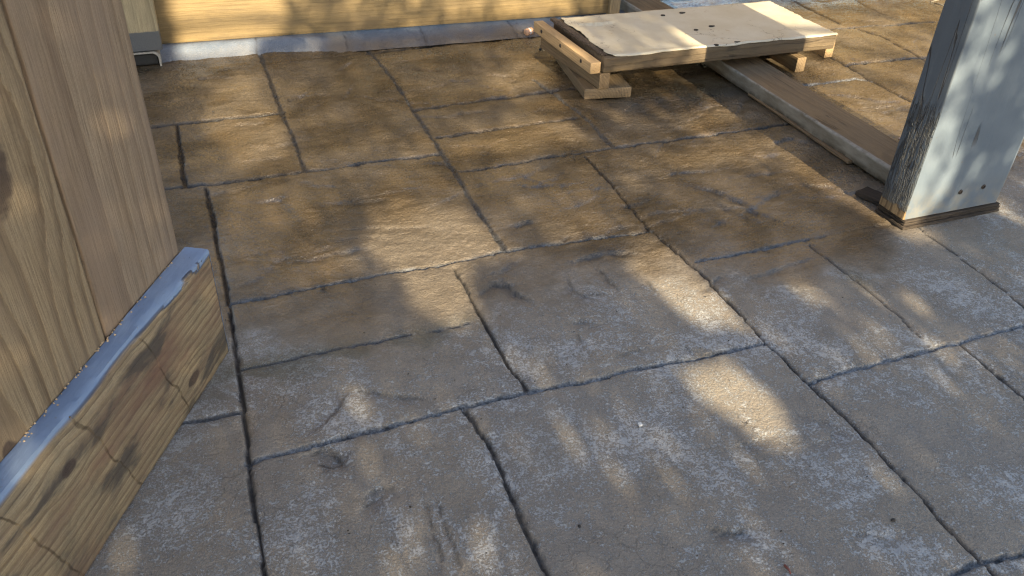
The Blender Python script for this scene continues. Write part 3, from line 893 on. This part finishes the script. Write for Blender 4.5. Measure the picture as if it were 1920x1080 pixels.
# bearer + cleat run front to back at the left end, a little askew
lw = wood('cleat_pine', 'y', (.56, .38, .195), (.40, .245, .115), (.04, .09), .008, .55, .2, (.3, .2, .1), .66, .0008, seed=2.9, stain=.3, staincol=(.2, .13, .06))
lw2 = wood('bearer_pine', 'y', (.24, .17, .095), (.13, .08, .042), (.06, .04), .008, .7, .4, (.14, .10, .06), .72, .0012, seed=4.9)
plank('bearer', .40, .036, .050, lw2, pf, (-.002, .205, .0605), (0, 0, R(4.2)), axis='y', r=.002, seg=20, seed=73)
cl = plank('cleat', .418, .034, .034, lw, pf, (-.0340, .207, .107), (0, 0, R(2.2)), axis='y', r=.002, seg=20, seed=74)
for yy in (.145, .0, -.145):
    screw(cl, (-.0168, -yy, .002), 0, R(-90), .0062)
plank('bearer', .16, .034, .084, lw, pf, (.968, .215, .043), (0, 0, R(1)), axis='y', r=.002, seg=10, seed=75)
plank('bearer', .34, .036, .05, lw2, pf, (.775, .21, .026), (0, 0, 0), axis='y', r=.002, seg=10, seed=76)


# peeling white sheet on top
def build_sheet():
    t = NT('flaking_cream_paint_sheet')
    P = t.coord()
    n = t.noise(P, 9, 5, .6); f = t.noise(P, 130, 5, .7)
    c = t.mix(t.rng(n, .3, .7), (.50, .435, .31), (.57, .515, .395))
    rust = t.math('MULTIPLY', t.rng(t.noise(P, 55, 5, .7), .56, .68), t.rng(t.noise(P, 7, 3), .5, .62))
    c = t.mix(t.math('MULTIPLY', rust, .6), c, (.36, .24, .12))
    c = t.mix(t.rng(f, .5, .8, 0, .25), c, (.42, .38, .31))
    cn = t.noise(P, 6, 4, .6, .5)
    cm = t.math('MULTIPLY', t.rng(t.math('ABSOLUTE', t.math('SUBTRACT', cn, .5)), .001, .004, 1, 0), t.rng(t.noise(P, 5, 1), .53, .58))
    c = t.mix(t.math('MULTIPLY', cm, .85), c, (.12, .09, .06))
    dk = t.attr('crust')
    c = t.mix(dk, c, (.10, .07, .045))
    mt = t.done(c, .55, t.bump(t.math('ADD', t.math('MULTIPLY', n, .6), t.math('MULTIPLY', f, .4)), .0014), .45)
    nx, ny = 130, 60
    V = []; cr = []
    Lx, Ly = .872, .39
    for j in range(ny + 1):
        for i in range(nx + 1):
            u_, v_ = i / nx, j / ny
            # ragged outline
            l0 = .012 + .020 * (1 - v_) ** 1.5 * 0 + .010 * _n2(v_ * 6, 1) + .008 * _n2(v_ * 30, 2) + .020 * max(0, 1 - v_ / .12) ** 2
            r0 = Lx - .012 * _n2(v_ * 9, 3) - .010 * _n2(v_ * 40, 4) - .05 * max(0, v_ - .55) * 0
            f0 = -.006 + .007 * _n2(u_ * 14, 5) + .004 * _n2(u_ * 50, 6)
            b0 = Ly - .006 * _n2(u_ * 10, 7) - .004 * _n2(u_ * 44, 8)
            x = l0 + (r0 - l0) * u_; y = f0 + (b0 - f0) * v_
            z = .1368 + .0012 * _n2(u_ * 12 + v_ * 5, 9)
            # curling front edge and left corner
            z += .005 * max(0, 1 - v_ / .10) ** 2 * (.3 + _n2(u_ * 10, 10)) - .006 * max(0, 1 - v_ / .03) ** 2
            z += .008 * max(0, 1 - u_ / .05) ** 2 * _n2(v_ * 7, 11)
            # lifted flap at the back left, with its torn front lip
            fx = (x - .03) / .17; lip = Ly - .075 - .03 * math.sin(min(1, max(0, fx)) * 3.0)
            if 0 < fx < 1 and y > lip:
                z += .010 * math.sin(fx * math.pi) * math.exp(-(y - lip) / .03)
            V.append((x, y, z)); cr.append(0.0)
    W = nx + 1
    Fc = [(j * W + i, j * W + i + 1, (j + 1) * W + i + 1, (j + 1) * W + i) for j in range(ny) for i in range(nx)]
    o = link('paint_sheet', V, Fc, mt, pf)
    a = o.data.attributes.new('crust', 'FLOAT', 'POINT'); a.data.foreach_set('value', np.array(cr, np.float32))
    so_ = o.modifiers.new('thick', 'SOLIDIFY'); so_.thickness = .0016; so_.offset = -1
    return o


def _n2(x, s): return float(vn(np.array([x]), np.array([s * 7.7 + .3]), 40 + s)[0])


sheet = build_sheet()
# dark crusty bed of the sheet showing along the cleat
crm = mat_plain('dark_crust', (.045, .03, .02), (.12, .085, .055), 160, .95, .004)
plank('crust', .37, .022, .006, crm, pf, (.004, .20, .137), (0, 0, R(2.0)), axis='y', r=.0025, seg=60, wob=.006, seed=81)
# countersunk bolt holes in pairs
holem = mat_plain('dark_hole', (.012, .01, .008), (.03, .024, .018), 200, .9, .0005)
for k, (px, py) in enumerate(((1243, 28.5), (1278, 24), (1305, 56), (1333, 49), (1343, 84), (1381, 79))):
    X, Y = at(px, py, .1385)
    n = 16
    a_, b_ = .0075, .0058
    V = [(X - 1.158 + a_ * (1 + .15 * _n2(i * .9, k)) * math.cos(2 * math.pi * i / n) + (.006 if i in (0, 1, 15) and k % 2 else 0), Y - 2.185 + b_ * (1 + .2 * _n2(i * 1.1, k + 3)) * math.sin(2 * math.pi * i / n), z) for z in (.1396, .1366) for i in range(n)]
    Fc = [tuple(range(n))] + [(i, n + i, n + (i + 1) % n, (i + 1) % n) for i in range(n)]
    link('bolt_hole', V, Fc, holem, pf, False)

# block beneath the platform's left bearer
blm = wood('sawn_block', 'y', (.22, .16, .09), (.12, .078, .042), (.05, .03), .009, .75, .4, (.15, .11, .07), .75, .0014, seed=10.2)
o = plank('wood_block', .36, .152, .033, blm, None, (1.2155, 2.372, .0175), (0, 0, R(-8.5)), axis='y', r=.002, seg=24, seed=83)
tag(o, 'flat sawn wood block lying askew under the left end of the white topped platform', 'block')

# ------------------------------------------------------------------ SMALL THINGS
dm = mat_plain('orange_turned_wood', (.50, .27, .15), (.58, .34, .20), 60, .5, .0005)
wm = mat_plain('white_cord', (.7, .68, .65), (.78, .76, .74), 90, .7, .0004)


def lathe(name, prof, n, mat, parent=None, loc=(0, 0, 0), rot=(0, 0, 0)):
    V = [(r * math.cos(2 * math.pi * i / n), r * math.sin(2 * math.pi * i / n), z) for r, z in prof for i in range(n)]
    Fc = [(s * n + i, s * n + (i + 1) % n, (s + 1) * n + (i + 1) % n, (s + 1) * n + i) for s in range(len(prof) - 1) for i in range(n)]
    Fc += [tuple(range(n - 1, -1, -1)), tuple((len(prof) - 1) * n + i for i in range(n))]
    return link(name, V, Fc, mat, parent, True, loc, rot)


X, Y = 1.172, 2.815
kb = empty('wooden_bobbin', (X, Y, .015))
tag(kb, 'small orange wooden bobbin with a white band, beside the far end of the cleat', 'bobbin')
lathe('body', [(.003, -.017), (.010, -.016), (.013, -.012), (.0135, -.003), (.0115, -.001), (.0115, .003), (.0135, .005), (.013, .013), (.010, .016), (.003, .017)], 20, dm, kb, (0, 0, 0), (0, R(84), R(15)))
lathe('band', [(.0118, -.0012), (.0132, -.0008), (.0132, .0030), (.0118, .0034)], 20, wm, kb, (0, 0, 0), (0, R(84), R(15)))


def pebble(px, py, r, m_, label, cat='pebble', name='pebble', flat=.6, z0=0.0, grp=None):
    b = bmesh.new()
    bmesh.ops.create_icosphere(b, subdivisions=2, radius=r)
    for v in b.verts:
        k = 1 + .5 * (_n2(v.co.x / r * 1.3 + px, 2) - .5) + .4 * (_n2(v.co.y / r * 1.5 + py, 5) - .5)
        v.co *= k; v.co.z *= flat
    me = bpy.data.meshes.new(name); b.to_mesh(me); b.free(); me.materials.append(m_)
    o_ = bpy.data.objects.new(name, me); col.objects.link(o_)
    x, y = at(px, py, z0); o_.location = (x, y, z0 + r * flat * .7)
    tag(o_, label, cat, grp)
    return o_


drk = mat_plain('dark_grit', (.02, .017, .014), (.05, .042, .034), 300, .9, .001)
whs = mat_plain('white_chip', (.5, .5, .48), (.62, .62, .6), 200, .8, .001)
pebble(606, 541, .0042, drk, 'dark crumb of dirt on the long joint left of the sunlit patch', 'crumb', 'dirt_crumb')
pebble(769, 951, .0022, drk, 'tiny black crumb on the dry slab near the bottom centre', 'crumb', 'dirt_crumb')
pebble(1086, 987, .0024, drk, 'dark crumb near the bottom centre right of the curved joint', 'crumb', 'dirt_crumb')
pebble(1200, 797, .0042, whs, 'small white chip left of the bright sun patch', 'chip', 'stone_chip')
pebble(1674, 976, .0040, drk, 'brown crumb on the dry slab left of the long diagonal joint', 'crumb', 'dirt_crumb')
pebble(400, 210, .0035, drk, 'dark crumb on the wet slab by the upper left post', 'crumb', 'dirt_crumb')
pebble(1013, 93, .006, drk, 'largest dark crumb in the litter left of the platform', 'crumb', 'dirt_crumb')
gr = random.Random(3)
V = []; Fc = []
for k in range(150):
    if k < 60:
        px = 935 + gr.random() * 85; py = 80 + gr.random() * 40
    elif k < 100:
        t_ = gr.random(); px = 1010 + t_ * 42 + gr.gauss(0, 6); py = 88 + t_ * 32 + gr.gauss(0, 4)
    else:
        px = 420 + gr.random() * 1300; py = 480 + gr.random() * 580
    x, y = at(px, py); r_ = gr.uniform(.0006, .0019)
    a_ = gr.random() * 6
    i0 = len(V)
    for q in range(4): V.append((x + r_ * 1.4 * math.cos(a_ + q * 1.57), y + r_ * .8 * math.sin(a_ + q * 1.57) * 1.0, .0015))
    V.append((x, y, .0018 + r_))
    Fc += [(i0 + q, i0 + (q + 1) % 4, i0 + 4) for q in range(4)]
o = link('grit', V, Fc, drk, None, False); o['kind'] = 'stuff'; o['label'] = 'dark grit scattered on the paving'
# sawdust along the top edge of the blue board
V = []; Fc = []
sd = mat_plain('sawdust', (.42, .30, .18), (.55, .42, .27), 200, .95, .001)
for k in range(70):
    p = lp(-.02 - gr.random() ** .7 * .45, -.043 + abs(gr.gauss(0, .004)), .2255)
    r_ = gr.uniform(.0008, .0022); a_ = gr.random() * 6
    i0 = len(V)
    for q in range(4): V.append((p.x + r_ * math.cos(a_ + q * 1.57), p.y + r_ * math.sin(a_ + q * 1.57), p.z))
    V.append((p.x, p.y, p.z + r_))
    Fc += [(i0 + q, i0 + (q + 1) % 4, i0 + 4) for q in range(4)]
o = link('sawdust', V, Fc, sd, None, False); o['kind'] = 'stuff'; o['label'] = 'sawdust along the blue edged board where it meets the planks'


def tube(name, pts, r0, r1, mat, n=6):
    V = []; Fc = []
    for k, p in enumerate(pts):
        p = Vector(p); a = Vector(pts[min(k + 1, len(pts) - 1)]) - Vector(pts[max(k - 1, 0)])
        a.normalize(); s = a.cross(Vector((0, 0, 1)) if abs(a.z) < .9 else Vector((1, 0, 0))).normalized(); t_ = s.cross(a)
        r_ = r0 + (r1 - r0) * k / (len(pts) - 1)
        for i in range(n):
            V.append(p + s * r_ * math.cos(2 * math.pi * i / n) + t_ * r_ * math.sin(2 * math.pi * i / n))
    for k in range(len(pts) - 1):
        for i in range(n): Fc.append((k * n + i, k * n + (i + 1) % n, (k + 1) * n + (i + 1) % n, (k + 1) * n + i))
    Fc += [tuple(range(n - 1, -1, -1)), tuple((len(pts) - 1) * n + i for i in range(n))]
    return link(name, V, Fc, mat)


ndl = mat_plain('red_brown_leaf', (.16, .045, .03), (.24, .07, .045), 200, .6, .0004)
p0, p1 = at(1470, 1062), at(1482, 1078)
o = tube('dead_leaf_stalk', [(p0[0], p0[1], .003), ((p0[0] + p1[0]) / 2 + .001, (p0[1] + p1[1]) / 2, .0035), (p1[0], p1[1], .003)], .0022, .001, ndl)
tag(o, 'short red brown leaf stalk on the paving at the bottom edge', 'leaf stalk')
pk = mat_plain('pinkish_shaving', (.6, .36, .24), (.68, .45, .33), 200, .7, .0004)
o = tube('wood_shaving', [(1.770, 1.585, .0595), (1.779, 1.588, .0625), (1.790, 1.596, .061)], .0028, .0018, pk)
tag(o, 'pinkish wood shaving on the brown timber next to the painted post', 'shaving')
brk_ = mat_plain('pale_twig', (.20, .17, .12), (.28, .24, .17), 200, .8, .0006)
for (a, b, lab) in (((1745, 5), (1785, 2), 'upper of two thin dry twigs on the shaded paving behind the painted post'), ((1752, 8), (1778, 18), 'lower of two thin dry twigs on the shaded paving behind the painted post')):
    p0, p1 = at(*a), at(*b)
    o = tube('dry_twig', [(p0[0], p0[1], .004), ((p0[0] + p1[0]) / 2, (p0[1] + p1[1]) / 2 + .01, .008), (p1[0], p1[1], .004)], .003, .002, brk_)
    tag(o, lab, 'twig')

# ------------------------------------------------------------------ TREE behind the viewer: its gaps throw the sun patches
# each polygon is a patch of sunlight: (X, Yg) with Yg where its ray would reach level ground


def ground_poly(pl): return [at(*p) for p in pl]


def shift(poly, z): return [(x, y + z / TAN) for x, y in poly]


LIT = [
    ground_poly([(690, 395), (790, 372), (880, 395), (965, 462), (900, 500), (880, 540), (905, 600), (850, 625), (790, 585), (735, 510), (690, 482)]),
    ground_poly([(1180, 440), (1235, 445), (1310, 515), (1420, 628), (1330, 625), (1240, 560), (1160, 490)]),
    ground_poly([(1265, 690), (1340, 665), (1420, 710), (1480, 790), (1510, 845), (1440, 850), (1370, 790), (1300, 745)]),
    ground_poly([(585, 810), (660, 712), (672, 722), (605, 815)]), ground_poly([(625, 815), (680, 745), (705, 760), (650, 818)]),
    ground_poly([(1700, 580), (1730, 565), (1765, 590), (1740, 600)]),
    # far slabs
    ground_poly([(385, 235), (400, 150), (470, 140), (525, 240), (540, 300), (440, 318)]),
    ground_poly([(850, 275), (930, 235), (1040, 215), (1080, 240), (1130, 268), (980, 292)]),
    ground_poly([(960, 195), (1050, 178), (1070, 195), (1000, 210)]),
    ground_poly([(900, 160), (985, 100), (1030, 110), (1040, 150), (960, 178)]),
    ground_poly([(1000, 425), (1080, 405), (1180, 410), (1200, 425), (1080, 440)]),
    ground_poly([(1240, 300), (1300, 272), (1420, 252), (1460, 290), (1400, 312), (1290, 320)]),
    ground_poly([(1290, 215), (1340, 200), (1400, 215), (1370, 235), (1290, 240)]),
    ground_poly([(1420, 252), (1445, 250), (1670, 412), (1650, 420), (1560, 370), (1470, 310)]),
    ground_poly([(1590, 170), (1700, 230), (1690, 260), (1560, 190)]),
    ground_poly([(1450, 60), (1500, 20), (1640, 25), (1750, 48), (1660, 62), (1570, 100)]),
    ground_poly([(1480, 130), (1560, 115), (1600, 135), (1640, 160), (1560, 150)]),
    # platform: far right end, left flap, stripe
    shift([(1.90, 2.12), (2.10, 2.12), (2.10, 2.64), (1.90, 2.64)], .137),
    shift([(1.16, 2.50), (1.30, 2.52), (1.28, 2.60), (1.12, 2.62)], .137),
    shift([(1.47, 2.1), (1.54, 2.1), (1.56, 2.5), (1.50, 2.45)], .125),
    # fence, left panel
    [(-.035, 2.85), (.2, 2.85), (.22, 3.0), (.34, 3.05), (.33, 3.6), (.4, 4.2), (.3, 7), (-.035, 7)],
]
# half lit areas: (polygon, share of light let through)
HALF = [
    ([(-.02, 1.44), (1.60, 1.44), (1.60, 2.85), (.02, 2.85)], .12),
    ([(1.82, 1.5), (4, 1.5), (4, 7), (1.82, 7)], .58),
    ([(.36, 2.9), (.56, 2.9), (.56, 7), (.36, 7)], .12),
    ([(.56, 2.98), (.92, 2.98), (.92, 7), (.56, 7)], .30),
    ([(.92, 2.98), (1.62, 2.98), (1.62, 7), (.92, 7)], .5),
    (ground_poly([(700, 1090), (720, 1020), (800, 940), (900, 960), (980, 1090)]), .13),
    (ground_poly([(1080, 760), (1150, 720), (1260, 790), (1230, 860), (1110, 830)]), .12),
    (ground_poly([(1440, 520), (1560, 500), (1900, 700), (1900, 800), (1700, 720)]), .09),
    # painted post, broad face
    ([(1.49, 1.20), (1.58, 1.20), (1.62, 1.42), (1.64, 1.60), (1.58, 1.85), (1.52, 1.9), (1.49, 1.7)], .62),
    ([(1.49, 1.98), (1.54, 1.96), (1.60, 2.1), (1.62, 2.3), (1.54, 2.36), (1.49, 2.3)], .45), ([(1.655, 1.33), (1.68, 1.33), (1.70, 1.6), (1.675, 1.62)], .55),
    ([(1.60, 1.94), (1.66, 1.98), (1.65, 2.12)], .5), ([(1.775, 1.5), (1.80, 1.5), (1.80, 2.1), (1.78, 2.1)], .5), ([(1.81, 1.2), (1.90, 1.25), (1.90, 1.75), (1.83, 1.7)], .6),
]


def inside(x, y, poly):
    r_ = np.zeros(x.shape, bool)
    n = len(poly)
    for i in range(n):
        x0, y0 = poly[i]; x1, y1 = poly[(i + 1) % n]
        c_ = ((y0 > y) != (y1 > y)) & (x < (x1 - x0) * (y - y0) / (y1 - y0 + 1e-12) + x0)
        r_ ^= c_
    return r_


def build_tree():
    TX = 3.7
    root = empty('shade_tree', (TX, -3.8, -.06))
    tag(root, 'leafy tree whose dappled shade falls across the paving', 'tree')
    bark = mat_plain('bark', (.07, .05, .035), (.14, .11, .08), 40, .9, .01)
    t = NT('tree_leaf')
    oi = t.noise(t.coord(), 3, 2)
    lm = t.done(t.mix(oi, (.035, .07, .018), (.07, .11, .03)), .55, None, .4)
    rg = np.random.default_rng(5)
    gx, gy = np.meshgrid(np.arange(-1.8, 3.9, .026), np.arange(-.6, 4.1, .060))
    C = []
    for rep in range(6):
        x = gx.ravel() + rg.uniform(-.02, .02, gx.size); yg = gy.ravel() + rg.uniform(-.04, .04, gx.size)
        lim = 3.15 + .55 * fbm(x * 1.4, x * 0 + 2, 3, 3) - .35 + np.where(x < -.03, .9, 0) + np.where((x > .33) & (x < 1.62), .65, 0)
        keep = yg < lim
        for p in LIT: keep &= ~inside(x, yg, p)
        T = np.full(x.shape, .014)
        for p, tv in HALF: T = np.where(inside(x, yg, p), tv, T)
        T = np.clip(T * (.65 + .7 * smooth(.35, .65, fbm(x * 6, yg * 3.2, 91, 3))), 0.008, .9)
        keep &= rg.random(x.size) < -np.log(T) / 5.0
        C.append(np.stack([x[keep], yg[keep]], 1))
    C = np.concatenate(C)
    y = -3.4 + rg.uniform(-.45, .45, len(C))
    z = (C[:, 1] - y) * TAN
    x = C[:, 0] + (y - C[:, 1]) * math.tan(SUN_AZ)
    n = len(C)
    L = rg.uniform(.032, .050, n); Wd = L * rg.uniform(.55, .75, n)
    # leaf faces mostly towards the sun, each with its own tilt
    N = np.stack([rg.normal(0, .35, n), -np.ones(n) * math.cos(SUN_EL) + rg.normal(0, .3, n), math.sin(SUN_EL) + rg.normal(0, .3, n)], 1)
    N /= np.linalg.norm(N, axis=1)[:, None]
    A = np.stack([rg.normal(0, .6, n), rg.normal(0, .3, n), -np.ones(n)], 1)
    A -= N * (A * N).sum(1)[:, None]; A /= np.linalg.norm(A, axis=1)[:, None]
    B = np.cross(N, A)
    P0 = np.stack([x, y, z], 1)
    vs = [P0 - A * L[:, None] / 2, P0 + B * Wd[:, None] / 2 - A * L[:, None] * .08, P0 + A * L[:, None] / 2, P0 - B * Wd[:, None] / 2 - A * L[:, None] * .08]
    V = np.stack(vs, 1).reshape(-1, 3) - np.array([TX, -3.8, -.06])
    Fc = [(4 * i, 4 * i + 1, 4 * i + 2, 4 * i + 3) for i in range(n)]
    link('crown', V, Fc, lm, root, False)
    tr = tube('trunk', [(0, 0, 0), (.03, .02, .6), (-.02, .05, 1.3), (.05, .1, 2.0), (.1, .2, 2.6)], .13, .06, bark, 10)
    tr.parent = root
    for a in ((-5.0, .3, 3.3), (-4.0, .5, 3.55), (-2.8, .4, 3.5), (-1.4, .2, 3.3), (.2, .5, 3.4)):
        lb = tube('limb', [(0.05, .12, 2.2), (a[0] * .3, a[1] * .5, 2.2 + (a[2] - 2.2) * .75), (a[0] * .7, a[1], 2.2 + (a[2] - 2.2) * 1.0), (a[0], a[1], a[2])], .03, .006, bark, 7)
        lb.parent = root


build_tree()
